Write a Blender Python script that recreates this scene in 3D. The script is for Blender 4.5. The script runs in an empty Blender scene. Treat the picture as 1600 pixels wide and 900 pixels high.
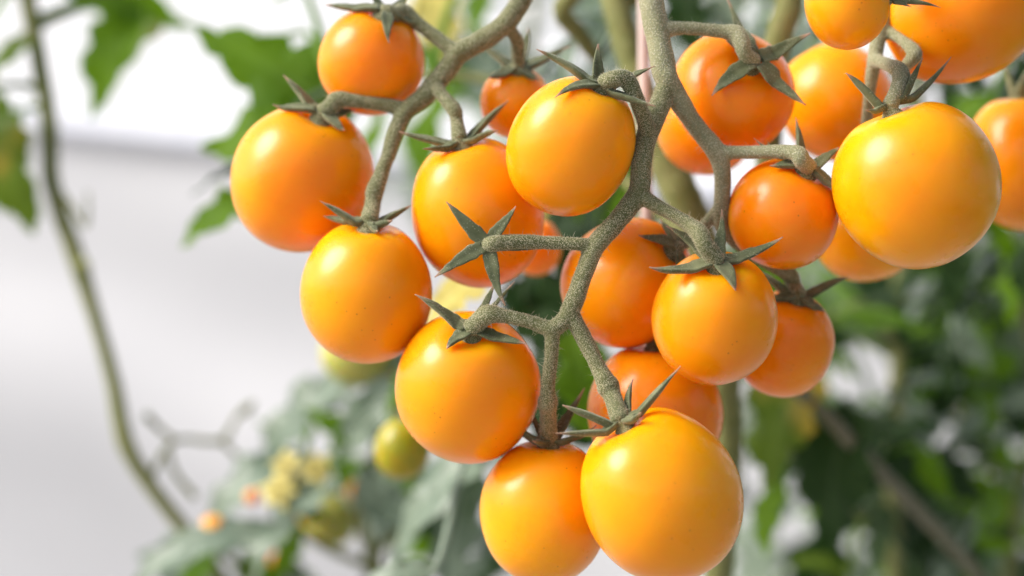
import bpy, math, random
import numpy as np
from mathutils import Vector, Matrix, noise as mnoise

random.seed(7)
S = bpy.context.scene
COL = S.collection

# ------------------------------------------------------------------ camera, light, exposure
CAM_Z, FOC = 1.2, 0.35                 # camera height, distance to the sharp plane (y = 0)
K = 36.0 / 60.0 / 1600.0               # metres per photo pixel and metre of distance
cd = bpy.data.cameras.new('camera')
cam = bpy.data.objects.new('camera', cd)
COL.objects.link(cam)
cam.location = (0, -FOC, CAM_Z)
cam.rotation_euler = (math.radians(90), 0, 0)
cd.lens, cd.sensor_width = 60, 36
cd.clip_start, cd.clip_end = 0.02, 600
cd.dof.use_dof = True
cd.dof.focus_distance = FOC - 0.003
cd.dof.aperture_fstop = 5.6
cd.dof.aperture_blades = 9
S.camera = cam

SUN_EL, SUN_AZ = math.radians(38), math.radians(-104)     # from the left of the picture
SUN_DIR = Vector((math.sin(SUN_AZ) * math.cos(SUN_EL), math.cos(SUN_AZ) * math.cos(SUN_EL), math.sin(SUN_EL)))
W = bpy.data.worlds.new('World')
S.world = W
W.use_nodes = True
wn = W.node_tree.nodes
bg = wn['Background']
sky = wn.new('ShaderNodeTexSky')
sky.sky_type = 'NISHITA'
sky.sun_disc = False
sky.sun_elevation = SUN_EL
sky.sun_rotation = SUN_AZ % (2 * math.pi)
sky.air_density, sky.dust_density, sky.ozone_density = 0.7, 3.0, 0.6
W.node_tree.links.new(sky.outputs[0], bg.inputs['Color'])
bg.inputs['Strength'].default_value = 0.135
sl = bpy.data.lights.new('sun', 'SUN')
sl.energy, sl.angle, sl.color = 2.2, math.radians(34), (1.0, 0.985, 0.96)
sun = bpy.data.objects.new('sun', sl)
COL.objects.link(sun)
sun.rotation_euler = SUN_DIR.to_track_quat('Z', 'Y').to_euler()
sun.location = SUN_DIR * 5
S.view_settings.view_transform = 'Standard'
S.view_settings.look = 'None'
S.view_settings.gamma = 1
S.view_settings.exposure = 0.88
S.cycles.use_denoising = True
S.cycles.max_bounces = 10
S.cycles.transparent_max_bounces = 6


def P(px, py, y=0.0):
    """a photo pixel at distance y behind the sharp plane, as a point of the place"""
    d = FOC + y
    return Vector(((px - 800) * K * d, y, CAM_Z + (450 - py) * K * d))


def pxm(n, y=0.0):
    return n * K * (FOC + y)


# ------------------------------------------------------------------ materials
def new_mat(name):
    m = bpy.data.materials.new(name)
    m.use_nodes = True
    nt = m.node_tree
    return m, nt, nt.nodes['Principled BSDF'], nt.nodes['Material Output']


def node(nt, kind, **kw):
    n = nt.nodes.new(kind)
    for k, v in kw.items():
        setattr(n, k, v)
    return n


def mix(nt, fac, a, b, blend='MIX'):
    n = nt.nodes.new('ShaderNodeMix')
    n.data_type = 'RGBA'
    n.blend_type = blend
    for sock, v in ((n.inputs[0], fac), (n.inputs[6], a), (n.inputs[7], b)):
        if hasattr(v, 'is_output'):
            nt.links.new(v, sock)
        elif isinstance(v, (int, float)):
            sock.default_value = v
        else:
            sock.default_value = (*v, 1)
    return n.outputs[2]


def ramp(nt, src, stops):
    r = nt.nodes.new('ShaderNodeValToRGB')
    e = r.color_ramp.elements
    while len(e) < len(stops):
        e.new(0.5)
    for el, (p, c) in zip(e, stops):
        el.position = p
        el.color = (*c, 1) if not isinstance(c, (int, float)) else (c, c, c, 1)
    nt.links.new(src, r.inputs[0])
    return r.outputs[0]


def obj_noise(nt, scale, detail=3, w=True, rough=0.5):
    tc = node(nt, 'ShaderNodeTexCoord')
    n = node(nt, 'ShaderNodeTexNoise')
    n.inputs['Scale'].default_value = scale
    n.inputs['Detail'].default_value = detail
    n.inputs['Roughness'].default_value = rough
    nt.links.new(tc.outputs['Object'], n.inputs['Vector'])
    if w:
        n.noise_dimensions = '4D'
        oi = node(nt, 'ShaderNodeObjectInfo')
        mm = node(nt, 'ShaderNodeMath', operation='MULTIPLY')
        mm.inputs[1].default_value = 37.0
        nt.links.new(oi.outputs['Random'], mm.inputs[0])
        nt.links.new(mm.outputs[0], n.inputs['W'])
    return n.outputs['Fac']


def bump(nt, bsdf, h, strength, dist):
    b = node(nt, 'ShaderNodeBump')
    b.inputs['Strength'].default_value = strength
    b.inputs['Distance'].default_value = dist
    nt.links.new(h, b.inputs['Height'])
    nt.links.new(b.outputs[0], bsdf.inputs['Normal'])


def mat_fruit(name='tomato_skin', sss=0.75):
    m, nt, b, out = new_mat(name)
    oi = node(nt, 'ShaderNodeObjectInfo')
    base = oi.outputs['Color']
    hsv = node(nt, 'ShaderNodeHueSaturation')
    hsv.inputs['Hue'].default_value = 0.516
    hsv.inputs['Value'].default_value = 1.08
    nt.links.new(base, hsv.inputs['Color'])
    big = obj_noise(nt, 45, 2)
    c = mix(nt, ramp(nt, big, [(0.35, 0.0), (0.68, 1.0)]), base, hsv.outputs[0])
    # ripening: a slightly deeper orange towards the blossom end of some fruits
    fine = obj_noise(nt, 500, 4)
    c = mix(nt, ramp(nt, fine, [(0.40, 0.0), (0.7, 0.2)]), c, (0.90, 0.33, 0.006))
    # tiny dark and pale pores
    tc = node(nt, 'ShaderNodeTexCoord')
    vo = node(nt, 'ShaderNodeTexVoronoi')
    vo.inputs['Scale'].default_value = 520
    nt.links.new(tc.outputs['Object'], vo.inputs['Vector'])
    pit = ramp(nt, vo.outputs['Distance'], [(0.0, 1.0), (0.085, 0.75), (0.13, 0.0)])
    sp = obj_noise(nt, 110, 2)
    mm = node(nt, 'ShaderNodeMath', operation='MULTIPLY')
    nt.links.new(pit, mm.inputs[0])
    nt.links.new(ramp(nt, sp, [(0.52, 0.0), (0.62, 0.6)]), mm.inputs[1])
    c = mix(nt, mm.outputs[0], c, (0.30, 0.085, 0.01))
    nt.links.new(c, b.inputs['Base Color'])
    b.inputs['Subsurface Weight'].default_value = sss
    b.inputs['Subsurface Radius'].default_value = (1.0, 0.30, 0.03)
    b.inputs['Subsurface Scale'].default_value = 0.009
    rg = ramp(nt, obj_noise(nt, 160, 3), [(0.28, 0.24), (0.72, 0.36)])
    nt.links.new(rg, b.inputs['Roughness'])
    b.inputs['Coat Weight'].default_value = 0.25
    b.inputs['Coat Roughness'].default_value = 0.2
    b.inputs['IOR'].default_value = 1.3
    bump(nt, b, obj_noise(nt, 700, 3), 0.06, 0.0004)
    return m


def mat_stem(name, dark, mid, pale, speck=3400.0, pale_amt=0.85, sheen=0.35):
    m, nt, b, out = new_mat(name)
    big = obj_noise(nt, 120, 3)
    c = mix(nt, ramp(nt, big, [(0.35, 0.0), (0.65, 1.0)]), dark, mid)
    tc = node(nt, 'ShaderNodeTexCoord')
    vo = node(nt, 'ShaderNodeTexVoronoi')
    vo.inputs['Scale'].default_value = speck
    nt.links.new(tc.outputs['Object'], vo.inputs['Vector'])
    dots = ramp(nt, vo.outputs['Distance'], [(0.22, 1.0), (0.5, 0.0)])
    amt = ramp(nt, obj_noise(nt, 330, 4), [(0.30, 0.3), (0.58, 1.0)])
    mm = node(nt, 'ShaderNodeMath', operation='MULTIPLY')
    nt.links.new(dots, mm.inputs[0])
    nt.links.new(amt, mm.inputs[1])
    m2 = node(nt, 'ShaderNodeMath', operation='MULTIPLY')
    nt.links.new(mm.outputs[0], m2.inputs[0])
    m2.inputs[1].default_value = pale_amt
    c = mix(nt, m2.outputs[0], c, pale)
    nt.links.new(c, b.inputs['Base Color'])
    b.inputs['Roughness'].default_value = 0.75
    b.inputs['Specular IOR Level'].default_value = 0.25
    b.inputs['Sheen Weight'].default_value = sheen
    b.inputs['Sheen Roughness'].default_value = 0.5
    b.inputs['Sheen Tint'].default_value = (0.85, 0.86, 0.66, 1)
    bump(nt, b, mm.outputs[0], 0.5, 0.0004)
    return m


def mat_sepal():
    m, nt, b, out = new_mat('sepal_green')
    at = node(nt, 'ShaderNodeAttribute', attribute_name='along')
    big = obj_noise(nt, 260, 4)
    c = mix(nt, ramp(nt, big, [(0.36, 0.0), (0.64, 1.0)]), (0.062, 0.074, 0.026), (0.15, 0.16, 0.075))
    tc = node(nt, 'ShaderNodeTexCoord')
    vo = node(nt, 'ShaderNodeTexVoronoi')
    vo.inputs['Scale'].default_value = 2300
    nt.links.new(tc.outputs['Object'], vo.inputs['Vector'])
    dots = ramp(nt, vo.outputs['Distance'], [(0.1, 0.75), (0.36, 0.0)])
    amt = ramp(nt, obj_noise(nt, 420, 3), [(0.42, 0.05), (0.62, 1.0)])
    mm = node(nt, 'ShaderNodeMath', operation='MULTIPLY')
    nt.links.new(dots, mm.inputs[0])
    nt.links.new(amt, mm.inputs[1])
    c = mix(nt, mm.outputs[0], c, (0.42, 0.41, 0.28))
    c = mix(nt, ramp(nt, at.outputs['Fac'], [(0.80, 0.0), (0.94, 0.95)]), c, (0.36, 0.20, 0.13))
    nt.links.new(c, b.inputs['Base Color'])
    b.inputs['Roughness'].default_value = 0.65
    b.inputs['Specular IOR Level'].default_value = 0.3
    b.inputs['Sheen Weight'].default_value = 0.3
    b.inputs['Sheen Roughness'].default_value = 0.5
    b.inputs['Sheen Tint'].default_value = (0.8, 0.85, 0.65, 1)
    bump(nt, b, mm.outputs[0], 0.4, 0.0003)
    return m


def mat_hair():
    m, nt, b, out = new_mat('plant_hair')
    b.inputs['Base Color'].default_value = (0.62, 0.57, 0.40, 1)
    b.inputs['Roughness'].default_value = 0.5
    tr = node(nt, 'ShaderNodeBsdfTranslucent')
    tr.inputs['Color'].default_value = (0.55, 0.52, 0.34, 1)
    ms = node(nt, 'ShaderNodeMixShader')
    ms.inputs[0].default_value = 0.4
    nt.links.new(b.outputs[0], ms.inputs[1])
    nt.links.new(tr.outputs[0], ms.inputs[2])
    nt.links.new(ms.outputs[0], out.inputs[0])
    return m


def mat_leaf(name, c1, c2, glow, gloss=0.6, tr_w=0.4, spots=None, spec=0.12):
    m, nt, b, out = new_mat(name)
    at = node(nt, 'ShaderNodeAttribute', attribute_name='along')
    f = ramp(nt, obj_noise(nt, 60, 4), [(0.35, 0.0), (0.65, 1.0)])
    c = mix(nt, f, c1, c2)
    c = mix(nt, ramp(nt, at.outputs['Fac'], [(0.02, 0.55), (0.10, 0.0)]), c, tuple(min(1, 1.7 * v + 0.03) for v in c2))
    if spots:
        s = ramp(nt, obj_noise(nt, 38, 3), [(0.56, 0.0), (0.68, 0.9)])
        c = mix(nt, s, c, spots)
    nt.links.new(c, b.inputs['Base Color'])
    b.inputs['Roughness'].default_value = gloss
    b.inputs['Specular IOR Level'].default_value = spec
    bump(nt, b, obj_noise(nt, 300, 3), 0.4, 0.001)
    tr = node(nt, 'ShaderNodeBsdfTranslucent')
    tc = mix(nt, f, glow, tuple(v * 1.25 for v in glow))
    if spots:
        tc = mix(nt, s, tc, tuple(min(1, v * 1.3) for v in spots))
    nt.links.new(tc, tr.inputs['Color'])
    ms = node(nt, 'ShaderNodeMixShader')
    ms.inputs[0].default_value = tr_w
    nt.links.new(b.outputs[0], ms.inputs[1])
    nt.links.new(tr.outputs[0], ms.inputs[2])
    nt.links.new(ms.outputs[0], out.inputs[0])
    return m


def mat_plain(name, c1, c2, scale, rough=0.6, bumpd=0.0, transl=0.0, tcol=None):
    m, nt, b, out = new_mat(name)
    f = ramp(nt, obj_noise(nt, scale, 5, w=False), [(0.3, 0.0), (0.7, 1.0)])
    nt.links.new(mix(nt, f, c1, c2), b.inputs['Base Color'])
    b.inputs['Roughness'].default_value = rough
    if bumpd:
        bump(nt, b, obj_noise(nt, scale * 2.3, 5, w=False), 0.5, bumpd)
    if transl:
        tr = node(nt, 'ShaderNodeBsdfTranslucent')
        tr.inputs['Color'].default_value = (*(tcol or c2), 1)
        ms = node(nt, 'ShaderNodeMixShader')
        ms.inputs[0].default_value = transl
        nt.links.new(b.outputs[0], ms.inputs[1])
        nt.links.new(tr.outputs[0], ms.inputs[2])
        nt.links.new(ms.outputs[0], out.inputs[0])
    return m


M = {
    'fruit': mat_fruit(),
    'stem': mat_stem('truss_stem_fuzz', (0.085, 0.095, 0.030), (0.145, 0.148, 0.055), (0.60, 0.55, 0.36)),
    'stem_pale': mat_stem('pale_truss_stem', (0.17, 0.175, 0.08), (0.27, 0.265, 0.145), (0.56, 0.53, 0.38), 2400, 0.7),
    'sepal': mat_sepal(),
    'hair': mat_hair(),
    'vine': mat_stem('vine_stem', (0.125, 0.14, 0.035), (0.20, 0.205, 0.07), (0.28, 0.27, 0.14), 700, 0.3, 0.12),
    'dry_vine': mat_stem('dry_vine_stem', (0.12, 0.11, 0.06), (0.19, 0.17, 0.10), (0.36, 0.33, 0.25), 700, 0.35, 0.3),
    'leaf': mat_leaf('leaf_green', (0.045, 0.10, 0.008), (0.085, 0.15, 0.012), (0.26, 0.50, 0.008)),
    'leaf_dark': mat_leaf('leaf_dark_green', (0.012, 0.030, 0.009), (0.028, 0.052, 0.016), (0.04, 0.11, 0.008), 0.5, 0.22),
    'leaf_sage': mat_leaf('leaf_grey_green', (0.125, 0.175, 0.115), (0.20, 0.25, 0.185), (0.18, 0.28, 0.12), 0.4, 0.2, None, 0.5),
    'leaf_spot': mat_leaf('leaf_spotted', (0.06, 0.10, 0.015), (0.10, 0.15, 0.02), (0.22, 0.34, 0.02), 0.45, 0.4, (0.42, 0.30, 0.04)),
    'leaf_yellow': mat_leaf('leaf_yellowed', (0.5, 0.42, 0.10), (0.62, 0.55, 0.18), (0.7, 0.6, 0.16), 0.5, 0.4, (0.42, 0.27, 0.05)),
    'petal': mat_plain('flower_petal', (0.85, 0.76, 0.22), (0.88, 0.82, 0.40), 200, 0.5, 0, 0.35, (0.8, 0.68, 0.12)),
    'film': mat_plain('greenhouse_film', (0.88, 0.88, 0.87), (0.91, 0.91, 0.90), 5, 0.45, 0.001, 0.5, (0.9, 0.9, 0.9)),
    'sheet': mat_plain('white_ground_sheet', (0.41, 0.415, 0.42), (0.45, 0.455, 0.46), 4, 0.5, 0.001, 0.15, (0.6, 0.6, 0.61)),
    'rail': mat_plain('rail_metal', (0.50, 0.52, 0.58), (0.56, 0.58, 0.63), 30, 0.4),
    'soil': mat_plain('ground_cover_sheet', (0.24, 0.235, 0.23), (0.32, 0.315, 0.31), 9, 0.9, 0.004),
    'stake': mat_plain('stake_wood', (0.52, 0.40, 0.35), (0.66, 0.54, 0.47), 60, 0.6),
}


# ------------------------------------------------------------------ object helpers
def link(name, verts, faces, mats, parent=None, fmat=None, along=None, smooth=True, origin=None):
    me = bpy.data.meshes.new(name)
    if origin is not None:
        verts = [tuple(Vector(v) - origin) for v in verts]
    me.from_pydata([tuple(v) for v in verts], [], faces)
    for m in (mats if isinstance(mats, (list, tuple)) else [mats]):
        me.materials.append(m)
    if fmat is not None:
        me.polygons.foreach_set('material_index', fmat)
    if smooth:
        me.polygons.foreach_set('use_smooth', [True] * len(me.polygons))
    if along is not None:
        a = me.attributes.new('along', 'FLOAT', 'POINT')
        a.data.foreach_set('value', along)
    me.update()
    o = bpy.data.objects.new(name, me)
    COL.objects.link(o)
    if parent is not None:
        o.parent = parent
        if origin is None:
            o.matrix_parent_inverse = Matrix.Translation(-parent.location)
    elif origin is not None:
        o.location = origin
    return o


def empty(name, loc, label, cat, group=None):
    o = bpy.data.objects.new(name, None)
    COL.objects.link(o)
    o.location = loc
    o.empty_display_size = 0.01
    o['label'], o['category'] = label, cat
    if group:
        o['group'] = group
    return o


def spline(pts, n=10):
    """Catmull-Rom through (Vector, radius) pairs"""
    out = []
    for i in range(len(pts) - 1):
        p0, p1, p2, p3 = pts[max(i - 1, 0)], pts[i], pts[i + 1], pts[min(i + 2, len(pts) - 1)]
        for k in range(n):
            t = k / n
            f = lambda a, b, c, d: 0.5 * (2 * b + (c - a) * t + (2 * a - 5 * b + 4 * c - d) * t * t + (3 * b - a - 3 * c + d) * t ** 3)
            out.append((f(p0[0], p1[0], p2[0], p3[0]), f(p0[1], p1[1], p2[1], p3[1])))
    out.append(pts[-1])
    return out


def tube(pts, seg=14, n=10, wob=0.0, verts=None, faces=None):
    verts = [] if verts is None else verts
    faces = [] if faces is None else faces
    c = spline(pts, n)
    up = Vector((0.13, -0.9, 0.41)).normalized()
    base = len(verts)
    for i, (p, r) in enumerate(c):
        t = (c[min(i + 1, len(c) - 1)][0] - c[max(i - 1, 0)][0]).normalized()
        a = (up - t * up.dot(t)).normalized()
        b = t.cross(a)
        up = a
        for k in range(seg):
            an = 2 * math.pi * k / seg
            q = p + (a * math.cos(an) + b * math.sin(an)) * r
            if wob:
                q = q + (q - p) * wob * mnoise.noise(q * 320)
            verts.append(q)
    n_r = len(c)
    for i in range(n_r - 1):
        for k in range(seg):
            k2 = (k + 1) % seg
            faces.append((base + i * seg + k, base + i * seg + k2, base + (i + 1) * seg + k2, base + (i + 1) * seg + k))
    for end, (p, r) in ((0, c[0]), (n_r - 1, c[-1])):
        t = (c[1][0] - c[0][0]).normalized() * -1 if end == 0 else (c[-1][0] - c[-2][0]).normalized()
        verts.append(p + t * r * 0.6)
        ci = len(verts) - 1
        for k in range(seg):
            k2 = (k + 1) % seg
            f = (ci, base + end * seg + k2, base + end * seg + k)
            faces.append(f if end == 0 else f[::-1])
    return verts, faces, c


def add_hairs(verts, faces, count, lmin, lmax, width, lean=0.5, rng=None, start=None):
    """thin triangular hairs scattered over the faces; returns the new triangles"""
    rng = rng or random
    v = np.array([tuple(p) for p in verts])
    tris = []
    for f in faces:
        tris.append(f[:3])
        if len(f) == 4:
            tris.append((f[0], f[2], f[3]))
    t = np.array(tris)
    cr = np.cross(v[t[:, 1]] - v[t[:, 0]], v[t[:, 2]] - v[t[:, 0]])
    ar = np.linalg.norm(cr, axis=1)
    pick = np.searchsorted(np.cumsum(ar) / ar.sum(), [rng.random() for _ in range(count)])
    nv, nf = [], []
    for i in pick:
        i = min(int(i), len(t) - 1)
        if ar[i] <= 0:
            continue
        a, b = rng.random(), rng.random()
        if a + b > 1:
            a, b = 1 - a, 1 - b
        p = Vector(v[t[i, 0]] * (1 - a - b) + v[t[i, 1]] * a + v[t[i, 2]] * b)
        nrm = Vector(cr[i] / ar[i])
        rd = Vector((rng.uniform(-1, 1), rng.uniform(-1, 1), rng.uniform(-1, 1)))
        d = (nrm + rd * lean).normalized()
        L = rng.uniform(lmin, lmax)
        s = d.cross(rd).normalized() * width
        k = (len(verts) if start is None else start) + len(nv)
        nv += [p - s, p + s, p + d * L * 0.55 + s * 0.6 + rd * L * 0.06, p + d * L + rd * L * 0.16]
        nf += [(k, k + 1, k + 2), (k, k + 2, k + 3)]
    return nv, nf


# ------------------------------------------------------------------ the setting
def build_setting():
    R = 250
    link('ground', [(-R, -R, 0), (R, -R, 0), (R, R, 0), (-R, R, 0)], [(0, 1, 2, 3)], M['soil'])['kind'] = 'structure'
    wall = empty('greenhouse_wall', (0, 0.85, 0), 'white plastic film wall behind the tomato plants, with a grey rail', 'greenhouse wall')
    nx, dirx = 120, Vector((0.868, -0.496, 0))
    org = Vector((0, 0.86, 0))
    nrm = Vector((-0.496, -0.868, 0))

    def sheet(name, zs, mat, depth_fn, thick):
        verts, faces = [], []
        nz = len(zs)
        for lay in (0, 1):
            for i in range(nx + 1):
                s = -2.6 + 3.9 * i / nx
                for z in zs:
                    d = depth_fn(s, z) - lay * thick
                    verts.append(org + dirx * s + nrm * d + Vector((0, 0, z - 0.122 * (s + 0.43))))
        n1 = (nx + 1) * nz
        for i in range(nx):
            for j in range(nz - 1):
                a = i * nz + j
                q = (a, a + nz, a + nz + 1, a + 1)
                faces.append(q)
                faces.append(tuple(n1 + k for k in q[::-1]))
        for j in range(nz - 1):
            for i in (0, nx):
                a = i * nz + j
                faces.append((a, a + 1, n1 + a + 1, n1 + a))
        for i in range(nx):
            for j in (0, nz - 1):
                a = i * nz + j
                faces.append((a, a + nz, n1 + a + nz, n1 + a))
        link(name, verts, faces, mat, wall)

    zr = 1.336
    sheet('upper_film', [zr - 0.01 + 0.9 * (k / 40) for k in range(41)], M['film'],
          lambda s, z: 0.004 * math.sin(9 * s + 3 * z) + 0.003 * mnoise.noise(Vector((s * 6, z * 6, 1))), 0.0015)

    def drape(s, z):
        # a bulging curtain: faces turned up catch the light, the tucks under them do not
        t = z + 0.03 * math.sin(2.1 * s) + 0.05 * s
        b = 0.004 * math.exp(-((t - 1.235) / 0.05) ** 2) + 0.020 * math.exp(-((t - 1.06) / 0.09) ** 2)
        return 0.012 + b + 0.004 * mnoise.noise(Vector((s * 5, z * 9, 3)))
    sheet('lower_sheet', [0.01 + (zr - 0.012) * (k / 160) for k in range(161)], M['sheet'], drape, 0.002)
    pts = [(org + dirx * (-2.6 + 3.9 * i / 8) + nrm * 0.028 + Vector((0, 0, zr - 0.122 * (-2.17 + 3.9 * i / 8))), 0.0065) for i in range(9)]
    v, f, _ = tube(pts, 12, 4)
    link('rail', v, f, M['rail'], wall)


build_setting()


# ------------------------------------------------------------------ tomatoes
GOLD, AMBER, DEEP, RED = (0.86, 0.278, 0.001, 1), (0.86, 0.262, 0.001, 1), (0.86, 0.238, 0.001, 1), (0.86, 0.220, 0.001, 1)
YELL = (0.86, 0.298, 0.001, 1)
CAMP = Vector((0, -FOC, CAM_Z))
FRUITS = {}


def fruit_mesh(a, b, axis, seed, dimple=0.13, egg=0.05, nu=72, nv=56):
    rng = random.Random(seed)
    q = Vector((0, 0, 1)).rotation_difference(axis).to_matrix()
    ph, ph2 = rng.uniform(0, 6.28), rng.uniform(0, 6.28)
    lob, ov = rng.uniform(0.004, 0.012), rng.uniform(0.0, 0.018)
    verts, faces = [], []
    for j in range(nv + 1):
        th = math.pi * j / nv
        st, ct = math.sin(th), math.cos(th)
        for i in range(nu):
            f = 2 * math.pi * i / nu
            r = a * (st ** 0.94 if st > 0 else 0) * (1 - egg * ct * 0.5)
            topw = math.exp(-(th / 0.75) ** 2)
            r *= 1 + lob * topw * math.cos(5 * f + ph) * 2 + ov * math.cos(2 * f + ph2)
            z = b * ct - b * dimple * math.exp(-(th / 0.30) ** 2) - b * 0.012 * math.exp(-((math.pi - th) / 0.14) ** 2)
            p = Vector((r * math.cos(f), r * math.sin(f), z))
            p *= 1 + 0.020 * mnoise.noise(p / a * 1.3 + Vector((seed, 0, 0)))
            verts.append(q @ p)
    for j in range(nv):
        for i in range(nu):
            i2 = (i + 1) % nu
            faces.append((j * nu + i, (j + 1) * nu + i, (j + 1) * nu + i2, j * nu + i2))
    return verts, faces


def sepal_mesh(base, tip, centre, rad, width, bow, rng, push=True, hairs=60):
    """a narrow pointed blade from the hub to its tip, arched away from the fruit"""
    mid = (base + tip) * 0.5
    up = (mid - centre).normalized()
    L = (tip - base).length
    ctl = mid + up * L * (bow + rng.uniform(-0.03, 0.05)) + Vector((rng.uniform(-1, 1), rng.uniform(-1, 1), rng.uniform(-1, 1))) * L * 0.05
    n, seg = 20, 10
    cu, sw = rng.uniform(-0.02, 0.14), Vector((rng.uniform(-1, 1), 0, rng.uniform(-1, 1))) * 0.22
    cs = []
    for i in range(n + 1):
        t = i / n
        p = base * (1 - t) ** 2 + ctl * 2 * t * (1 - t) + tip * t * t
        if push:
            d = p - centre
            need = rad * (1.03 + 0.03 * t)
            if d.length < need:
                p = centre + d.normalized() * need
        p = p + up * L * cu * t ** 3 + sw * L * t * t * (1 - t)
        cs.append(p)
    verts, faces, along = [], [], []
    tw = rng.uniform(-0.35, 0.35)
    for i, p in enumerate(cs):
        t = i / n
        tg = (cs[min(i + 1, n)] - cs[max(i - 1, 0)]).normalized()
        nr = (p - centre)
        nr = (nr - tg * nr.dot(tg)).normalized()
        sd = tg.cross(nr).normalized()
        a = tw * t
        nr, sd = nr * math.cos(a) + sd * math.sin(a), sd * math.cos(a) - nr * math.sin(a)
        w = width * (0.78 + 0.14 * math.sin(min(t / 0.25, 1) * math.pi / 2)) if t < 0.25 else width * 0.92 * (1 - (t - 0.25) / 0.75) ** 0.85 if t < 1 else 0
        w = max(w, width * 0.07) * (1 + 0.16 * mnoise.noise(p * 900))
        th = min(0.00055, w * 0.35) + 0.00015 * (1 - t)
        for k in range(seg):
            an = 2 * math.pi * k / seg
            x, z = math.cos(an), math.sin(an)
            cup = 0.42 * abs(x) ** 1.6 - 0.12 * (1 - abs(x))      # the blade is a shallow channel
            verts.append(p + sd * (x * w * 0.5) + nr * (z * th + cup * w * 0.62))
            along.append(t)
    for i in range(n):
        for k in range(seg):
            k2 = (k + 1) % seg
            faces.append((i * seg + k, i * seg + k2, (i + 1) * seg + k2, (i + 1) * seg + k))
    faces.append(tuple(range(seg))[::-1])
    faces.append(tuple(n * seg + k for k in range(seg)))
    fm = [0] * len(faces)
    if hairs:
        hv, hf = add_hairs(verts, faces[:-2], hairs * 2, 0.00025, 0.0010, 0.000036, 0.6, rng)
        verts += hv
        along += [0.3] * len(hv)
        faces += hf
        fm += [1] * len(hf)
    return verts, faces, fm, along


def calyx(root, hub, axis, centre, rad, tips, y0, rng, wpx=25, push=True, hairs=60, hub_r=None):
    hr = hub_r or pxm(15, y0)
    c0 = hub - axis * hr * 0.55
    pts = [(c0, hr * 1.35), (hub - axis * hr * 0.1, hr * 1.15), (hub + axis * hr * 0.45, hr * 0.80), (hub + axis * hr * 0.95, hr * 0.62)]
    v, f, _ = tube(pts, 16, 4, 0.1)
    hv, hf = add_hairs(v, f, 300 if hairs else 0, 0.0002, 0.0006, 0.000032, 0.6, rng)
    co = link('calyx', v + hv, f + hf, [M['stem'], M['hair']], root, [0] * len(f) + [1] * len(hf))
    for tp in tips:
        tx, ty, dmm = tp[0], tp[1], tp[2] if len(tp) > 2 else 0
        bow = tp[3] if len(tp) > 3 else 0.12
        ws = tp[4] if len(tp) > 4 else 1.0
        tip = P(tx, ty, hub.y + dmm / 1000)
        if push:
            # a tip seen in front of the fruit lies on it, not in it
            ray = (tip - CAMP).normalized()
            oc = CAMP - centre
            bq = oc.dot(ray)
            disc = bq * bq - (oc.length_squared - (rad * 1.07) ** 2)
            if disc > 0:
                hit = CAMP + ray * (-bq - math.sqrt(disc))
                if dmm < 900 and tip.y > hit.y and not (len(tp) > 5 and tp[5]):
                    tip = hit
        dirv = tip - hub
        dirv = (dirv - axis * dirv.dot(axis))
        b0 = hub + (dirv.normalized() * hr * 0.55 if dirv.length > 1e-6 else Vector()) - axis * hr * 0.15
        sv, sf, fm, al = sepal_mesh(b0, tip, centre, rad, pxm(wpx * 1.08, y0) * ws * rng.uniform(0.9, 1.08), bow, rng, push, hairs)
        s = link('sepal', sv, sf, [M['sepal'], M['hair']], co, fm, al)


def tomato(key, cx, cy, w, h, y, hub_px, tips, col, label, group='orange tomatoes on the trusses', front=None,
           dimple=0.13, egg=0.05, wpx=25, hairs=60, hidden_hub=None):
    c = P(cx, cy, y)
    a = pxm(w / 2, y)
    hh = pxm(h / 2, y)
    hx, hy = hub_px
    dx, dz = pxm(hx - cx, y), pxm(cy - hy, y)
    L = math.hypot(dx, dz) / max(hh * 0.97, 1e-6)
    if front is not None:
        ax = Vector((dx, front * math.hypot(dx, dz), dz)).normalized()
    elif L < 0.97:
        ax = Vector((dx, -math.sqrt(max(1 - L * L, 0.0)) * hh, dz)).normalized()
    else:
        ax = Vector((dx, -0.1 * hh, dz)).normalized()
    s2 = 1 - ax.z ** 2
    b2 = (hh * hh - a * a * s2) / max(ax.z ** 2, 0.15)
    b = min(max(math.sqrt(max(b2, 0)), a * 0.86), a * 1.16)
    root = empty('tomato', c, label, 'tomato', group)
    seed = sum(ord(ch) for ch in key) * 3 % 97
    v, f = fruit_mesh(a, b, ax, seed, dimple, egg)
    fo = link('fruit', [p + c for p in v], f, M['fruit'], root)
    fo.color = col
    rng = random.Random(seed + 5)
    hub = c + ax * (b * (1 - dimple) + 0.0006)
    if tips is not None:
        calyx(root, hub, ax, c, (a + b) / 2, tips, y, rng, wpx, True, hairs)
    FRUITS[key] = dict(hub=hub, ax=ax, c=c, a=a, b=b)
    return root


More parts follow.
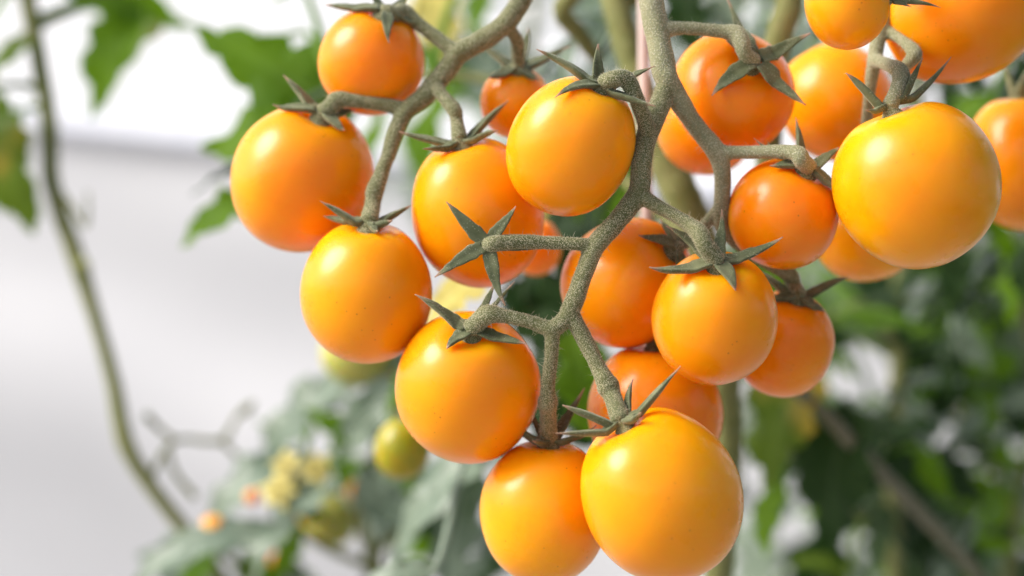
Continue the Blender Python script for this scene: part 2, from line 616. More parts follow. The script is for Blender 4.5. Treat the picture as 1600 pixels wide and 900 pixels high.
# key, centre, width, height (photo px), distance, hub, sepal tips (px, px, mm further back, arch, width)
tomato('t1', 581, 96, 165, 168, 0.030, (604, 28), [(508, 8, 0), (606, 72, -4), (578, -14, 4), (662, 46, 2), (640, -8, 5)], DEEP,
       'small orange tomato topmost on the left truss, white sheen on its left', wpx=20)
tomato('t2', 474, 278, 222, 230, 0.030, (508, 186), [(443, 120, 2), (427, 169, -1), (536, 208, -4), (554, 172, 2)], AMBER,
       'large orange tomato farthest left of the bunch, against the white wall', wpx=22)
tomato('t3', 573, 456, 207, 224, 0.016, (579, 352), [(503, 322, -2), (642, 324, 3), (612, 350, -5), (508, 345, 6), (590, 362, -6, 0.02, 0.7)], GOLD,
       'orange tomato hanging lowest on the left truss, below the farthest-left one', wpx=22)
tomato('t4', 746, 331, 206, 234, 0.021, (720, 226), [(625, 208, 0, 0.05), (663, 237, -6, 0.05), (778, 211, -4, 0.1), (794, 162, 3, 0.05)], AMBER,
       'orange tomato partly covered by the bare five-pointed calyx in front of it', wpx=22)
tomato('t5', 893, 227, 194, 216, 0.001, (936, 142), [(838, 75, -2, 0.06), (935, 68, 3, 0.05), (1016, 112, 5, 0.05, 0.7), (867, 155, -5, 0.05, 0.9), (1020, 170, -4, 0.05, 0.8)], GOLD,
       'sharp orange tomato at upper centre, left of the thick fuzzy stem', egg=0.09, hairs=110)
tomato('t6', 805, 160, 110, 112, 0.036, (809, 112), [(752, 70, 3), (886, 80, 2), (766, 126, -4), (841, 129, -4), (824, 48, 5)], AMBER,
       'smallest orange tomato, half hidden behind the sharp upper centre one', wpx=22, hairs=20)
tomato('t7', 731, 604, 226, 238, 0.011, (738, 517), [(650, 465, -1, 0.08), (773, 448, 7, 0.05, 0.85), (698, 546, -4, 0.03), (821, 538, -4, 0.04), (800, 452, 8, 0.05, 0.5)], AMBER,
       'large orange tomato in lower left of the bunch, under a bent sideways stalk', hairs=90)
tomato('t8', 851, 797, 200, 226, 0.013, (857, 690), [(768, 643, -3, -0.06), (832, 690, -8, 0.03, 0.8), (912, 612, 6, 0.02), (928, 674, -3, 0.03, 0.8), (828, 636, 6, 0.02, 0.7)], GOLD,
       'golden tomato at bottom centre, left and behind the biggest bottom one', hairs=90, front=-0.12)
tomato('t9', 1033, 772, 252, 268, -0.006, (972, 662), [(878, 632, -2, 0.05), (990, 595, 5, 0.04, 0.8), (1064, 577, -3, 0.03, 0.85), (872, 680, -5, -0.05, 0.8), (1004, 648, -7, 0.05, 0.75)], GOLD,
       'biggest golden tomato at the bottom, in front of its neighbours', hairs=110, front=-0.2)
tomato('t10', 1117, 496, 198, 208, 0.001, (1113, 414), [(1020, 425, -3, 0.06), (1149, 454, -5, 0.05), (1220, 376, 1, 0.0), (1127, 335, 4, 0.02), (1040, 352, 6, 0.06, 0.9)], AMBER,
       'sharp round orange tomato right of the centre, with five sepals spread on top', hairs=110)
tomato('t11', 981, 441, 202, 204, 0.023, (1048, 392), [(998, 367, -1), (1030, 345, 5), (1062, 430, 2), (1085, 350, 5)], DEEP,
       'orange tomato behind the thick fuzzy stem at the picture centre', wpx=22, hairs=30)
tomato('t12', 1023, 642, 212, 216, 0.025, (1022, 540), [(1000, 532, 0), (1050, 545, -2)], DEEP,
       'orange tomato behind and just above the biggest bottom one', wpx=20, hairs=20)
tomato('t13', 1146, 143, 196, 190, 0.022, (1168, 104), [(1113, 150, -4, 0.04), (1252, 165, -4, 0.05), (1262, 56, 0, 0.05), (1128, 58, 2, 0.1), (1135, 0, 8, 0.05, 0.8)], RED,
       'reddish orange tomato at top right, dark calyx facing the viewer', wpx=28, hairs=50)
tomato('t14', 1103, 198, 150, 150, 0.047, (1120, 130), None, AMBER,
       'orange tomato tucked below and behind the reddish one under the calyx facing the viewer')
tomato('t15', 1306, 158, 176, 186, 0.052, (1265, 75), None, YELL,
       'blurred yellow-orange tomato between two trusses, under the small yellow one', front=0.2)
tomato('t16', 1225, 334, 174, 172, 0.012, (1254, 268), [(1203, 264, -2, 0.02), (1320, 322, -3, 0.28), (1243, 184, 4, 0.02), (1312, 232, 2, 0.05), (1178, 220, 6, 0.05, 0.7)], RED,
       'reddish orange tomato touching the left side of the big speckled one', wpx=24, hairs=60)
tomato('t17', 1432, 289, 254, 260, -0.001, (1388, 172), [(1322, 115, -1, 0.03), (1442, 92, 1, -0.02), (1486, 92, 4, -0.02, 0.8), (1352, 172, -3, 0.02, 0.6), (1420, 150, 6, 0.05)], YELL,
       'big speckled golden tomato at the right with a soft white highlight', egg=-0.04, hairs=70)
tomato('t18', 1324, 2, 152, 150, -0.006, (1402, -8), [(1424, 11, -2, 0.02, 0.6), (1468, 12, -2, 0.02, 0.7), (1440, -40, 2)], YELL,
       'small bright yellow-orange tomato cut by the top edge', wpx=18, front=0.0)
tomato('t19', 1503, 14, 226, 238, 0.022, (1400, 70), None, AMBER,
       'large orange tomato in the top right corner, cut by the edge', front=0.5)
tomato('t20', 1598, 252, 186, 216, 0.055, (1588, 146), [(1570, 104, 0), (1602, 118, -4), (1618, 100, 2)], AMBER,
       'blurred orange tomato cut by the right edge, behind the big speckled one', hairs=0)
tomato('t21', 1352, 360, 168, 160, 0.047, (1352, 285), None, YELL,
       'shaded yellow-orange tomato under and behind the big speckled one')
tomato('t22', 1226, 537, 154, 166, 0.026, (1240, 466), [(1180, 425, 3), (1326, 434, 2), (1288, 488, -4), (1200, 470, -3)], DEEP,
       'orange tomato lowest on the right, half behind the sharp round one', wpx=22, hairs=30)
tomato('t23', 838, 386, 78, 100, 0.075, (838, 340), None, DEEP,
       'blurred tomato glimpsed behind the bare calyx', hairs=0)


# ------------------------------------------------------------------ trusses
def truss(label, branches, hair, mats, loc, voxel=0.00034):
    """branches: list of (part name, [(px, py, mm back, width px)]); fused, smoothed, then split into parts"""
    verts, faces, cl = [], [], []
    for name, pts in branches:
        pp = [(q[0] if isinstance(q[0], Vector) else P(q[0], q[1], q[2] / 1000),
               q[1] if isinstance(q[0], Vector) else pxm(q[3] * 0.445, q[2] / 1000)) for q in pts]
        _, _, c = tube(pp, 16, 10, 0.10, verts, faces)
        cl.append(c)
    me = bpy.data.meshes.new('fuse')
    me.from_pydata([tuple(v) for v in verts], [], faces)
    o = bpy.data.objects.new('fuse', me)
    COL.objects.link(o)
    r = o.modifiers.new('r', 'REMESH')
    r.mode, r.voxel_size = 'VOXEL', voxel
    s = o.modifiers.new('s', 'SMOOTH')
    s.factor, s.iterations = 0.5, 6
    bpy.context.view_layer.update()
    ev = o.evaluated_get(bpy.context.evaluated_depsgraph_get())
    m2 = bpy.data.meshes.new_from_object(ev)
    V = np.empty(len(m2.vertices) * 3)
    m2.vertices.foreach_get('co', V)
    V = V.reshape(-1, 3)
    F = [tuple(p.vertices) for p in m2.polygons]
    bpy.data.objects.remove(o)
    cen = np.array([V[list(f)].mean(axis=0) for f in F])
    best, who = np.full(len(F), 1e9), np.zeros(len(F), int)
    for i, c in enumerate(cl):
        d = np.full(len(F), 1e9)
        for p, rr in c:
            d = np.minimum(d, np.linalg.norm(cen - np.array(p), axis=1) / rr)
        if branches[i][0] != 'rachis':
            d = d * 1.05
        m = d < best
        best[m], who[m] = d[m], i
    root = empty('fruit_truss', loc, label, 'fruit truss')
    rng = random.Random(len(F))
    for i, (name, pts) in enumerate(branches):
        fs = [F[k] for k in np.nonzero(who == i)[0]]
        if not fs:
            continue
        ids = sorted({v for f in fs for v in f})
        mp = {v: k for k, v in enumerate(ids)}
        vv = [Vector(V[v]) for v in ids]
        ff = [tuple(mp[v] for v in f) for f in fs]
        fm = [0] * len(ff)
        n0, ff0 = len(vv), list(ff)
        if hair:
            area = len(ff0) * voxel ** 2 * 1e6
            hv, hf = add_hairs(vv, ff0, int(area * 9.0 * hair), 0.00010, 0.00036, 0.000036, 0.7, rng)
            vv += hv; ff += hf; fm += [1] * len(hf)
            hv, hf = add_hairs(vv[:n0], ff0, int(area * 0.30 * hair), 0.0007, 0.0019, 0.000036, 0.45, rng, len(vv))
            vv += hv; ff += hf; fm += [1] * len(hf)
        link(name, vv, ff, mats, root, fm)
    return root


def H(key, back=0.0):
    f = FRUITS[key]
    return f['hub'] + f['ax'] * back


def hubend(key, w, n=0.0):
    f = FRUITS[key]
    return (f['hub'] + f['ax'] * (0.0014 + n), w)


def pw(n, mm=0):
    return pxm(n / 2, mm / 1000)


# the bare calyx whose fruit has gone, facing the viewer
bare_hub = P(762, 381, -0.004)

front = truss('sharp grey-green fuzzy truss stem forking down the picture centre', [
    ('rachis', [(1043, 122, 6.5, 36), (1033, 160, 5, 39), (1013, 205, 2, 39), (1003, 250, 0, 36), (997, 300, 0, 37), (962, 348, -1, 36), (930, 385, -2, 36),
                (912, 430, -2, 33), (898, 468, -2, 34), (888, 492, -2, 34)]),
    ('pedicel', [(1012, 205, 0, 30), (1004, 180, -2, 28), (992, 148, -5, 28), (978, 124, -6, 31), (958, 123, -7, 30), hubend('t5', pw(27))]),
    ('pedicel', [(925, 383, -2, 24), (900, 381, -3, 23), (850, 379, -3, 24), (800, 378, -4, 28), (bare_hub + Vector((0.001, -0.001, 0)), pw(26)), (bare_hub, pw(22))]),
    ('pedicel', [(1000, 305, 0, 30), (1030, 324, -2, 25), (1068, 345, -5, 25), (1092, 364, -8, 33), (1101, 382, -9, 32), hubend('t10', pw(30))]),
    ('pedicel', [(890, 490, -2, 32), (864, 513, -2, 30), (830, 503, -2, 25), (795, 495, -2, 25), (764, 491, -2, 34), (748, 502, -1, 34), hubend('t7', pw(32))]),
    ('pedicel', [(864, 510, -2, 30), (862, 545, -1, 25), (857, 600, 2, 25), (856, 618, 3, 28), (856, 629, 4, 37), (856, 644, 6, 29), hubend('t8', pw(30))]),
    ('pedicel', [(890, 488, -2, 32), (908, 520, -2, 29), (934, 572, -3, 28), (944, 592, -4, 33), (950, 604, -4, 43), (957, 620, -5, 33), hubend('t9', pw(32))]),
], 1.0, [M['stem'], M['hair']], P(1046, 118, 0.005))

left = truss('slightly blurred olive truss stem curving across the upper left', [
    ('rachis', [(858, -70, 30, 36), (822, -12, 28, 36), (790, 36, 26, 36), (745, 68, 25, 38), (716, 84, 25, 38), (698, 110, 25, 36), (662, 152, 24, 36), (630, 180, 23, 31), (606, 245, 21, 27)]),
    ('pedicel', [(716, 84, 25, 34), (690, 65, 26, 25), (655, 38, 27, 25), (632, 20, 27, 31), (616, 22, 25, 30), hubend('t1', pw(26, 30))]),
    ('pedicel', [(640, 172, 24, 30), (600, 164, 23, 25), (555, 158, 22, 25), (528, 156, 22, 32), (516, 168, 22, 31), hubend('t2', pw(28, 30))]),
    ('pedicel', [(679, 134, 24, 28), (692, 150, 21, 22), (710, 172, 18, 26), (714, 188, 18, 24), hubend('t4', pw(26, 20))]),
    ('pedicel', [(790, 36, 26, 24), (800, 50, 27, 22), (808, 66, 29, 24), hubend('t6', pw(20, 30))]),
    ('pedicel', [(608, 240, 21, 27), (596, 272, 19, 26), (586, 298, 17, 33), (582, 318, 16, 28), hubend('t3', pw(30, 16))]),
], 0.5, [M['stem'], M['hair']], P(822, -12, 0.028))

back = truss('pale green truss stem descending behind the top right tomatoes', [
    ('rachis', [(1004, -80, 10, 44), (1014, -20, 9, 44), (1026, 50, 8, 43), (1040, 118, 6, 44), (1056, 150, 7, 38), (1088, 198, 9, 33), (1118, 236, 10, 36), (1129, 275, 11, 30), (1128, 325, 13, 29), (1134, 362, 16, 26), (1185, 402, 20, 24), (1228, 425, 22, 26)]),
    ('pedicel', [(1036, 46, 8, 30), (1070, 44, 9, 24), (1120, 48, 10, 24), (1148, 53, 10, 32), (1158, 66, 9, 31), (1164, 84, 9, 27), hubend('t13', pw(27, 22))]),
    ('pedicel', [(1122, 238, 10, 26), (1165, 238, 8, 23), (1215, 237, 5, 25), (1246, 240, 2, 30), (1253, 252, 2, 30), hubend('t16', pw(28, 12))]),
    ('pedicel', [(1128, 322, 13, 26), (1108, 344, 16, 20), (1085, 370, 18, 22), (1062, 384, 20, 22), hubend('t11', pw(22, 23))]),
    ('pedicel', [(1222, 422, 22, 26), (1236, 432, 23, 30), (1240, 446, 24, 26), hubend('t22', pw(26, 26))]),
], 0.45, [M['stem_pale'], M['hair']], P(1014, -20, 0.009))

right = truss('short truss stem at far right holding the big speckled tomato', [
    ('rachis', [(1396, -90, 22, 30), (1388, -20, 21, 30), (1374, 50, 19, 28), (1366, 95, 18, 26), (1358, 150, 22, 20), (1352, 230, 30, 19), (1350, 300, 36, 18)]),
    ('pedicel', [(1366, 94, 18, 26), (1384, 100, 10, 23), (1402, 108, 3, 30), (1408, 118, 1, 33), (1400, 145, -2, 27), hubend('t17', pw(27, 0))]),
    ('pedicel', [(1382, 46, 20, 24), (1408, 62, 16, 20), (1430, 84, 12, 26), (1420, 98, 14, 22), (1412, 106, 20, 18)]),
    ('pedicel', [(1388, -20, 21, 24), (1410, -28, 12, 20), hubend('t18', pw(18, 0))]),
], 0.45, [M['stem_pale'], M['hair']], P(1388, -20, 0.021))

# bare calyx as part of the front truss
rngb = random.Random(4)
cc = P(800, 395, 0.035)
v, f, _ = tube([(bare_hub + Vector((0, 0.0015, 0)), pw(22)), (bare_hub, pw(24)), (bare_hub + Vector((0.0004, -0.0012, 0)), pw(19))], 16, 4, 0.1)
bc = link('bare_calyx', v, f, M['stem'], front)
for tx, ty, mm, bow, ws in ((697, 315, -1, 0.03, 1.0), (806, 322, 0, 0.03, 0.85), (681, 433, -1, 0.05, 1.0), (790, 477, -1, 0.03, 1.0), (842, 389, 2, 0.02, 0.8)):
    tip = P(tx, ty, bare_hub.y + mm / 1000)
    b0 = bare_hub + (tip - bare_hub).normalized() * pxm(6)
    sv, sf, fm, al = sepal_mesh(b0, tip, cc, 0.01, pxm(26) * ws, bow, rngb, False, 130)
    s = link('sepal', sv, sf, [M['sepal'], M['hair']], bc, fm, al)


# ------------------------------------------------------------------ plants behind
def leaf_mesh(base, tip, width, roll, droop, rng, attach=None, lobes=4, pet=0.0011):
    """a toothed tomato leaflet (with its stalk back to the stem when attach is given)"""
    ax = tip - base
    L = ax.length
    t0 = ax.normalized()
    ref = Vector((-0.35, -0.75, 0.55))
    nr = (ref - t0 * ref.dot(t0)).normalized()
    sd = t0.cross(nr)
    nr, sd = nr * math.cos(roll) + sd * math.sin(roll), sd * math.cos(roll) - nr * math.sin(roll)
    nu, nv = 34, 10
    verts, faces, along = [], [], []
    ph = rng.uniform(0, 1)
    pts = []
    for i in range(nu + 1):
        u = i / nu
        p = base + ax * u + nr * (droop * L * (u - u * u) * 1.6 - droop * L * 0.5 * u * u)
        env = math.sin(math.pi * min(u ** 0.72, 1)) ** 0.8 * (1 - 0.25 * u)
        for j in range(nv + 1):
            s = (j / nv - 0.5) * 2
            side = 0.0 if s < 0 else 0.37
            tooth = ((u * lobes + ph + side) % 1.0)
            w = width * 0.5 * env * (0.66 + 0.40 * (1 - abs(2 * tooth - 1)) ** 0.8 + 0.06 * math.sin(u * 47 + s))
            w = max(w, width * 0.012)
            a = abs(s)
            shift = -t0 * (0.10 * L * a * a * (0.5 - u) * 0.8) + t0 * 0.05 * L * a * (tooth - 0.3)
            q = p + sd * (s * w) + shift + nr * (w * (0.30 * a - 0.16 * a * a) + 0.05 * width * math.sin(u * 19 + 3 * ph) * a * a)
            q = q + nr * width * 0.06 * mnoise.noise(q * 60 + Vector((ph * 9, 0, 0)))
            verts.append(q)
            along.append(a)
    for i in range(nu):
        for j in range(nv):
            k = i * (nv + 1) + j
            faces.append((k, k + 1, k + nv + 2, k + nv + 1))
    if attach is not None:
        mid = (attach + base) * 0.5 + Vector((0, 0, 0.12 * (attach - base).length))
        n0 = len(verts)
        tube([(attach, pet * 1.5), (mid, pet * 1.1), (base, pet * 0.8), (base + ax * 0.5 + nr * droop * L * 0.3, pet * 0.35)], 7, 6, 0, verts, faces)
        along += [0.0] * (len(verts) - n0)
    return verts, faces, along


def nearest(path, q):
    return min(path, key=lambda p: (p[0] - q).length)[0]


def plant(name, label, cat, stems, leaves, stem_mat='vine', group=None, seed=1):
    """stems: [(part name, pts)], leaves: (bx, by, mm, tx, ty, mm2, width px, roll, droop, material)"""
    rng = random.Random(seed)
    p0 = stems[0][1][0]
    root = empty(name, P(p0[0], p0[1], p0[2] / 1000), label, cat, group)
    path = []
    for pn, pts, *sm in stems:
        pp = [(P(x, y, mm / 1000), pxm(w / 2, mm / 1000)) for x, y, mm, w in pts]
        v, f, c = tube(pp, 14, 10, 0.12)
        path += c
        link(pn, v, f, M[sm[0] if sm else stem_mat], root)
    for bx, by, mm, tx, ty, mm2, w, roll, droop, mt in leaves:
        b, t = P(bx, by, mm / 1000), P(tx, ty, mm2 / 1000)
        v, f, al = leaf_mesh(b, t, pxm(w, mm / 1000), roll, droop, rng, nearest(path, b), rng.choice((3, 4, 5)))
        link('leaf', v, f, M[mt], root, None, al)
    return root


def scatter(rng, n, region, mm, size, mats, ang=(0, 360), hole=None):
    """leaf specs spread over a pixel region"""
    out = []
    x0, y0, x1, y1 = region
    while len(out) < n:
        x, y = rng.uniform(x0, x1), rng.uniform(y0, y1)
        if hole and hole(x, y):
            continue
        a = math.radians(rng.uniform(*ang))
        L = rng.uniform(*size)
        d = rng.uniform(*mm)
        out.append((x - math.cos(a) * L / 2, y + math.sin(a) * L / 2, d, x + math.cos(a) * L / 2, y - math.sin(a) * L / 2, d + rng.uniform(-0.3, 0.3) * L * 0.25,
                    L * rng.uniform(0.45, 0.7), rng.uniform(-0.8, 0.8), rng.uniform(-0.1, 0.35), rng.choice(mats)))
    return out


# the vine at the left, in front of the wall
plant('tomato_vine', 'blurred bare olive vine running down the left, a few green leaves near its top', 'vine', [
    ('stem', [(20, -160, 225, 30), (42, -10, 220, 29), (60, 90, 220, 28), (76, 190, 218, 29), (82, 290, 215, 27), (122, 412, 212, 28), (152, 505, 210, 23), (178, 600, 208, 24), (196, 690, 205, 27),
              (236, 760, 205, 24), (300, 842, 206, 23), (352, 915, 210, 24), (400, 1010, 215, 24)]),
    ('side_shoot', [(80, 285, 215, 10), (108, 318, 208, 8), (134, 352, 204, 7), (137, 300, 202, 4)]),
    ('side_shoot', [(122, 408, 212, 18), (134, 412, 206, 12), (140, 420, 204, 5)]),
    ('side_shoot', [(232, 752, 205, 11), (258, 704, 215, 9), (283, 686, 218, 8), (345, 688, 222, 10), (370, 652, 224, 7), (386, 640, 226, 15), (396, 628, 226, 6)]),
    ('side_shoot', [(345, 688, 222, 9), (362, 704, 222, 8), (384, 728, 222, 7)]),
    ('side_shoot', [(275, 690, 217, 10), (252, 672, 216, 9), (228, 648, 214, 12)]),
    ('side_shoot', [(262, 702, 215, 9), (274, 740, 212, 9), (304, 776, 210, 12)]),
], [
    (108, -12, 225, 300, 36, 235, 90, 0.1, 0.2, 'leaf'),
    (215, 12, 232, 138, 172, 225, 125, -0.1, 0.25, 'leaf'),
    (265, 20, 240, 165, 140, 250, 90, 0.1, 0.1, 'leaf_spot'),
    (150, -30, 230, 190, 45, 235, 60, 0.0, 0.1, 'leaf'),
    (60, 50, 220, -40, 135, 215, 70, 0.0, 0.1, 'leaf_spot'),
    (30, 175, 215, -20, 300, 210, 100, 0.0, 0.2, 'leaf'),
    (-40, 150, 212, 46, 356, 205, 150, 0.0, 0.15, 'leaf_spot'),
    (30, -30, 220, -30, 60, 220, 50, 0.3, 0.1, 'leaf'),
], seed=3)

# leaves of the fruiting plant, left of the bunch
plant('tomato_plant', 'fruiting tomato plant with a thick blurred olive stem behind the bunch', 'tomato plant', [
    ('stem', [(930, -220, 95, 44), (952, -60, 92, 44), (966, 20, 90, 44), (992, 110, 88, 46), (1030, 230, 85, 54), (1072, 320, 84, 58), (1116, 440, 90, 52), (1134, 600, 100, 46), (1138, 720, 110, 44), (1120, 920, 120, 46)]),
    ('side_shoot', [(952, -60, 92, 34), (880, 10, 98, 30), (905, 52, 104, 28), (930, 90, 110, 22)]),
    ('side_shoot', [(966, 10, 95, 34), (1100, -80, 80, 40), (1226, -20, 75, 44), (1216, 60, 74, 44), (1205, 130, 76, 44), (1200, 300, 90, 40)]),
    ('side_shoot', [(1100, 400, 95, 20), (820, 150, 130, 16), (640, 120, 140, 14), (520, 140, 140, 14)]),
    ('side_shoot', [(1130, 540, 100, 24), (1250, 612, 160, 23), (1330, 690, 168, 22), (1400, 762, 178, 21), (1520, 890, 195, 19), (1570, 960, 190, 25)], 'dry_vine'),
], [
    (545, 185, 150, 312, 44, 155, 160, 0.0, 0.1, 'leaf'),
    (545, 160, 155, 395, 125, 158, 140, 0.1, 0.1, 'leaf'),
    (545, 185, 155, 318, 228, 160, 165, 0.0, 0.15, 'leaf'),
    (420, 300, 155, 280, 374, 155, 95, 0.0, 0.2, 'leaf'),
    (390, 255, 155, 300, 300, 155, 34, 0.4, 0.1, 'leaf_dark'),
    (476, 50, 160, 428, 60, 160, 20, 0.1, 0.0, 'leaf'),
    (470, -20, 160, 420, 6, 160, 22, 0.1, 0.0, 'leaf'),
    (640, 90, 200, 560, 330, 220, 90, 0.3, 0.2, 'leaf'),
    (690, -40, 250, 690, 110, 260, 120, 0.1, 0.2, 'leaf_yellow'),
    (700, 130, 220, 660, 300, 220, 70, 0.3, 0.2, 'leaf'),
    (760, -30, 240, 740, 60, 230, 70, 0.3, 0.1, 'leaf'),
    (900, 60, 140, 880, 150, 150, 60, 0.2, 0.2, 'leaf_sage'),
    (980, 200, 130, 960, 400, 140, 120, 0.1, 0.2, 'leaf'),
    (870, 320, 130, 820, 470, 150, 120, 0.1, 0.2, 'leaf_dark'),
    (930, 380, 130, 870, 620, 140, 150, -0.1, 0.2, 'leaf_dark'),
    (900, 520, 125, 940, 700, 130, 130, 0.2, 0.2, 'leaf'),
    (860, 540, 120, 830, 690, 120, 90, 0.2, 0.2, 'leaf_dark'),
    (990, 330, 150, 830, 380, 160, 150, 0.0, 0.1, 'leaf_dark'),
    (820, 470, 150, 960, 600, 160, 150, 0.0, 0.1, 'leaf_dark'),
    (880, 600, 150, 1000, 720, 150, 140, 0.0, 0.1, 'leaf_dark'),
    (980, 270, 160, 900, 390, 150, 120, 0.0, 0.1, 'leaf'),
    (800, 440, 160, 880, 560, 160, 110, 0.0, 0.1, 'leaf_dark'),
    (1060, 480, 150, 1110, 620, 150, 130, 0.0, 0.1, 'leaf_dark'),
    (770, 420, 95, 660, 500, 100, 110, 0.1, 0.1, 'leaf_yellow'),
    (1060, -40, 150, 1090, 90, 150, 80, 0.1, 0.1, 'leaf_dark'),
    (1130, -40, 150, 1150, 60, 150, 90, 0.4, 0.1, 'leaf_sage'),
    (1010, 20, 150, 900, 20, 150, 40, 0.4, 0.1, 'leaf_sage'),
], seed=5)

# foliage lower left
rg = random.Random(11)
lv = [
    (640, 560, 190, 470, 640, 200, 120, 0.3, 0.3, 'leaf_sage'),
    (560, 590, 210, 380, 740, 220, 110, 0.1, 0.3, 'leaf_sage'),
    (620, 600, 180, 520, 720, 190, 90, -0.4, 0.3, 'leaf_sage'),
    (650, 560, 170, 600, 680, 170, 40, 0.2, 0.2, 'leaf'),
    (790, 690, 150, 590, 880, 160, 120, 0.2, 0.3, 'leaf_sage'),
    (740, 720, 160, 690, 930, 160, 100, -0.3, 0.2, 'leaf_sage'),
    (480, 720, 210, 300, 830, 200, 110, 0.2, 0.4, 'leaf_sage'),
    (520, 760, 200, 380, 900, 190, 120, 0.4, 0.3, 'leaf_sage'),
    (430, 830, 180, 190, 905, 170, 90, 0.2, 0.3, 'leaf_sage'),
    (680, 890, 90, 540, 930, 90, 60, 0.1, 0.3, 'leaf_sage'),
    (560, 690, 190, 480, 640, 190, 50, 0.0, 0.2, 'leaf'),
]
lv += scatter(rg, 34, (420, 640, 800, 930), (190, 330), (70, 130), ['leaf_sage', 'leaf_sage', 'leaf_sage', 'leaf', 'leaf_dark'], (150, 330))
lv += scatter(rg, 10, (250, 860, 520, 960), (200, 260), (80, 130), ['leaf_sage', 'leaf_sage', 'leaf'], (150, 330))
plant('tomato_plant', 'low blurred grey-green tomato plant below the bunch at lower left', 'tomato plant', [
    ('stem', [(560, 1300, 260, 26), (575, 1050, 250, 24), (590, 900, 235, 22), (560, 800, 225, 18), (590, 700, 215, 16), (640, 600, 205, 13), (650, 520, 200, 10)]),
    ('side_shoot', [(590, 890, 235, 16), (500, 850, 222, 12), (440, 790, 215, 10), (470, 740, 215, 7)]),
    ('side_shoot', [(575, 1000, 245, 16), (420, 920, 215, 12), (345, 862, 210, 9), (332, 845, 210, 7)]),
    ('side_shoot', [(590, 860, 235, 16), (700, 760, 200, 12), (760, 690, 170, 10)]),
], lv, seed=7)

# foliage lower right and behind
rg = random.Random(23)
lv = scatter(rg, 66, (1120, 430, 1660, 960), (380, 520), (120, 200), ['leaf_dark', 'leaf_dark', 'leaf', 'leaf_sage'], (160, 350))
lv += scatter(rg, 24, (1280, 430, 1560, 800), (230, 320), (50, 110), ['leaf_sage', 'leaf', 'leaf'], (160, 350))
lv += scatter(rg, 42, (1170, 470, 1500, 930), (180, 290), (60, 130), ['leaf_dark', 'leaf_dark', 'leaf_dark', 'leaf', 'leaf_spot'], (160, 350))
lv += [
    (1260, 560, 170, 1190, 760, 170, 150, 0.1, 0.2, 'leaf_spot'),
    (1330, 640, 170, 1290, 860, 180, 160, 0.1, 0.2, 'leaf_dark'),
    (1220, 760, 160, 1190, 860, 150, 70, 0.4, 0.2, 'leaf'),
    (1180, 640, 180, 1130, 720, 185, 70, 0.1, 0.2, 'leaf_sage'),
]
plant('tomato_plant', 'dark leafy tomato plant with an upright stem at lower right', 'tomato plant', [
    ('stem', [(1390, 1300, 260, 28), (1400, 1000, 250, 26), (1395, 800, 245, 25), (1402, 600, 240, 24), (1406, 440, 235, 22), (1420, 250, 240, 18), (1440, 100, 250, 14)]),
    ('side_shoot', [(1403, 560, 240, 14), (1360, 480, 225, 14), (1290, 500, 210, 15), (1230, 520, 205, 10)]),
    ('side_shoot', [(1396, 820, 245, 14), (1300, 780, 220, 12), (1230, 700, 200, 9)]),
], lv, seed=9)

rg = random.Random(31)
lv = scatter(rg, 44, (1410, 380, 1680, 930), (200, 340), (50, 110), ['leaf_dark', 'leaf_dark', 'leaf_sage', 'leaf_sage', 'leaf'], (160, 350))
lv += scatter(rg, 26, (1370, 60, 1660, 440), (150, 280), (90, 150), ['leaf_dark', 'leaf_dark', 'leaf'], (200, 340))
plant('tomato_plant', 'lighter leafy tomato plant by the right edge of the picture', 'tomato plant', [
    ('stem', [(1500, 1400, 330, 26), (1560, 1000, 310, 24), (1590, 800, 300, 22), (1625, 600, 300, 20), (1590, 400, 290, 18), (1600, 200, 280, 16), (1630, 50, 280, 12)]),
    ('side_shoot', [(1590, 780, 300, 16), (1500, 650, 310, 14), (1490, 520, 320, 11)]),
], lv, seed=13)

rg = random.Random(41)
lv = scatter(rg, 40, (600, -40, 1010, 360), (300, 480), (70, 130), ['leaf_sage', 'leaf', 'leaf_sage'], (200, 340), lambda x, y: x < 800 and y < 90)
lv += scatter(rg, 24, (1060, -60, 1320, 140), (220, 400), (80, 130), ['leaf_dark', 'leaf', 'leaf_sage'], (200, 340))
plant('tomato_plant', 'pale blurred tomato plant farthest back, seen between the upper stems', 'tomato plant', [
    ('stem', [(900, 1500, 420, 24), (880, 1000, 420, 24), (850, 600, 420, 22), (860, 300, 420, 20), (830, 100, 420, 18), (850, -120, 420, 14)]),
    ('side_shoot', [(860, 250, 420, 14), (960, 120, 400, 12), (1090, 30, 340, 10), (1200, -20, 320, 8)]),
], lv, seed=17)

# unseen plant added right of the frame to keep open sky off the fruit
rg = random.Random(53)
lv = scatter(rg, 110, (1780, -600, 2900, 1300), (-140, 220), (190, 330), ['leaf_dark', 'leaf', 'leaf_dark', 'leaf_dark'], (180, 350))
plant('tomato_plant', 'unseen leafy tomato plant added outside the right edge to block the sky', 'tomato plant', [
    ('stem', [(2200, 3500, 60, 40), (2150, 1400, 60, 40), (2200, 600, 50, 36), (2150, -100, 40, 32), (2200, -700, 40, 26)]),
], lv, seed=19)

# support stake
v, f, _ = tube([(P(1006, -500, 0.066), pw(19, 66)), (P(1006, 0, 0.066), pw(19, 66)), (P(1007, 290, 0.066), pw(19, 66)), (P(1010, 900, 0.066), pw(19, 66)),
                (Vector((P(1010, 900, 0.066).x, 0.066, 0.0)), pw(19, 66))], 14, 8, 0.05)
so = link('plant_stake', v, f, M['stake'])
so['label'], so['category'] = 'pale pinkish stake standing upright behind the thick fuzzy stem', 'stake'

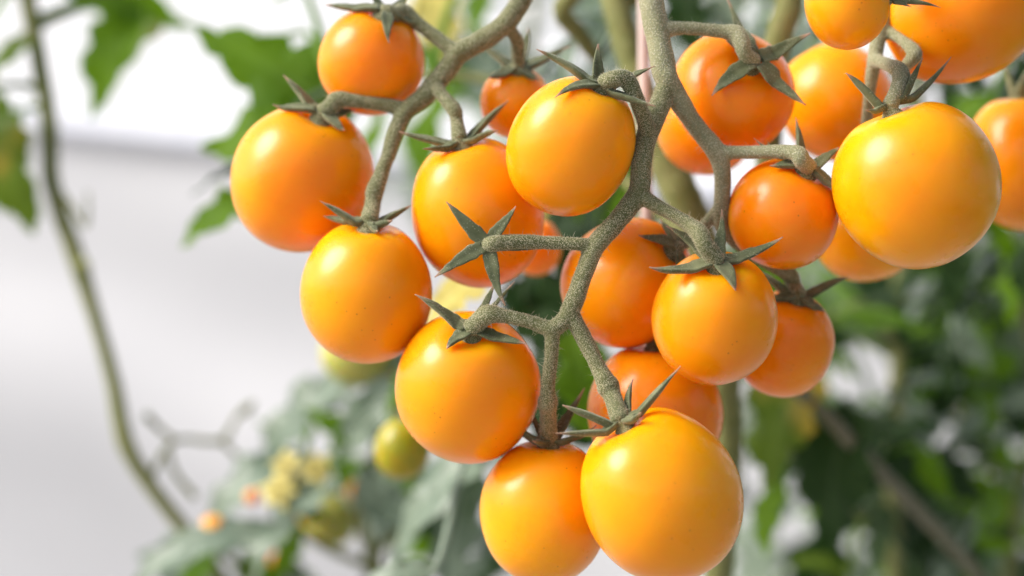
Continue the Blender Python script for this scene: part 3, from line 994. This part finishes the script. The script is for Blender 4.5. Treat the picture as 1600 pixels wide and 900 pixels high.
# fruits of the plants behind
GREEN, LIME = (0.27, 0.27, 0.01, 1), (0.40, 0.42, 0.10, 1)
far = 'small blurred fruits on the plants behind'
tomato('g1', 629, 700, 86, 102, 0.11, (640, 645), [(610, 640, 0), (665, 640, 0), (650, 665, -4)], GREEN, 'yellowish green tomato hanging below the large lower left one', far, hairs=0)
tomato('g2', 560, 552, 120, 100, 0.19, (575, 505), None, LIME, 'blurred green tomato just under the lowest left truss tomato', far)
tomato('g3', 515, 812, 88, 92, 0.26, (530, 770), None, LIME, 'pale green blurred tomato among the low grey-green leaves', far)
tomato('o1', 332, 830, 46, 54, 0.18, (334, 808), None, (0.85, 0.34, 0.06, 1), 'small blurred orange tomato beside the lower end of the bare vine', far)
tomato('o2', 394, 776, 24, 26, 0.18, (396, 764), None, (0.75, 0.32, 0.14, 1), 'tiny blurred orange fruit left of the yellow flowers', far)
tomato('o3', 556, 768, 30, 36, 0.23, (556, 754), None, DEEP, 'tiny blurred orange fruit right of the yellow flowers', far)
tomato('o4', 452, 815, 40, 50, 0.24, (452, 790), None, RED, 'small brownish orange fruit below the yellow flowers', far)
tomato('o5', 622, 600, 50, 70, 0.20, (620, 570), None, AMBER, 'blurred orange tomato peeking out left of the large lower left one', far)
tomato('o6', 436, 880, 32, 40, 0.24, (436, 862), None, RED, 'small brownish fruit at the bottom edge among grey-green leaves', far)


def flower(x, y, d, size, seed, label):
    rng = random.Random(seed)
    c = P(x, y, d)
    fdir = Vector((rng.uniform(-0.4, 0.2), -0.9, rng.uniform(-0.2, 0.4))).normalized()
    root = empty('tomato_flower', c, label, 'flower', 'yellow flowers on the low plant')
    a = fdir.orthogonal().normalized()
    b = fdir.cross(a)
    r = pxm(size / 2, d)
    for k in range(6):
        an = 2 * math.pi * k / 6 + rng.uniform(-0.2, 0.2)
        t = c + (a * math.cos(an) + b * math.sin(an)) * r + fdir * r * rng.uniform(-0.3, 0.3)
        v, f, fm, al = sepal_mesh(c + (a * math.cos(an) + b * math.sin(an)) * r * 0.1, t, c - fdir * r * 1.2, r * 0.3, r * 0.95, 0.05, rng, False, 0)
        link('petal', v, f, M['petal'], root, None, al)
    v, f, _ = tube([(c - fdir * r * 0.1, r * 0.2), (c + fdir * r * 0.4, r * 0.16), (c + fdir * r * 0.7, r * 0.05)], 10, 4)
    link('stamen_cone', v, f, M['petal'], root)
    v, f, _ = tube([(c - fdir * r * 0.05, r * 0.09), (c - fdir * r * 0.7 + Vector((0, 0, r * 0.3)), r * 0.08), (c - fdir * r * 1.6 - Vector((0, 0, r)), r * 0.08)], 8, 5)
    link('stalk', v, f, M['vine'], root)


flower(436, 766, 0.165, 66, 1, 'bright yellow flower, lower left one of the blurred flower pair')
flower(494, 734, 0.165, 58, 2, 'pale yellow flower, right one of the blurred flower cluster')
flower(450, 728, 0.165, 54, 3, 'yellow flower at the top left of the blurred flower cluster')
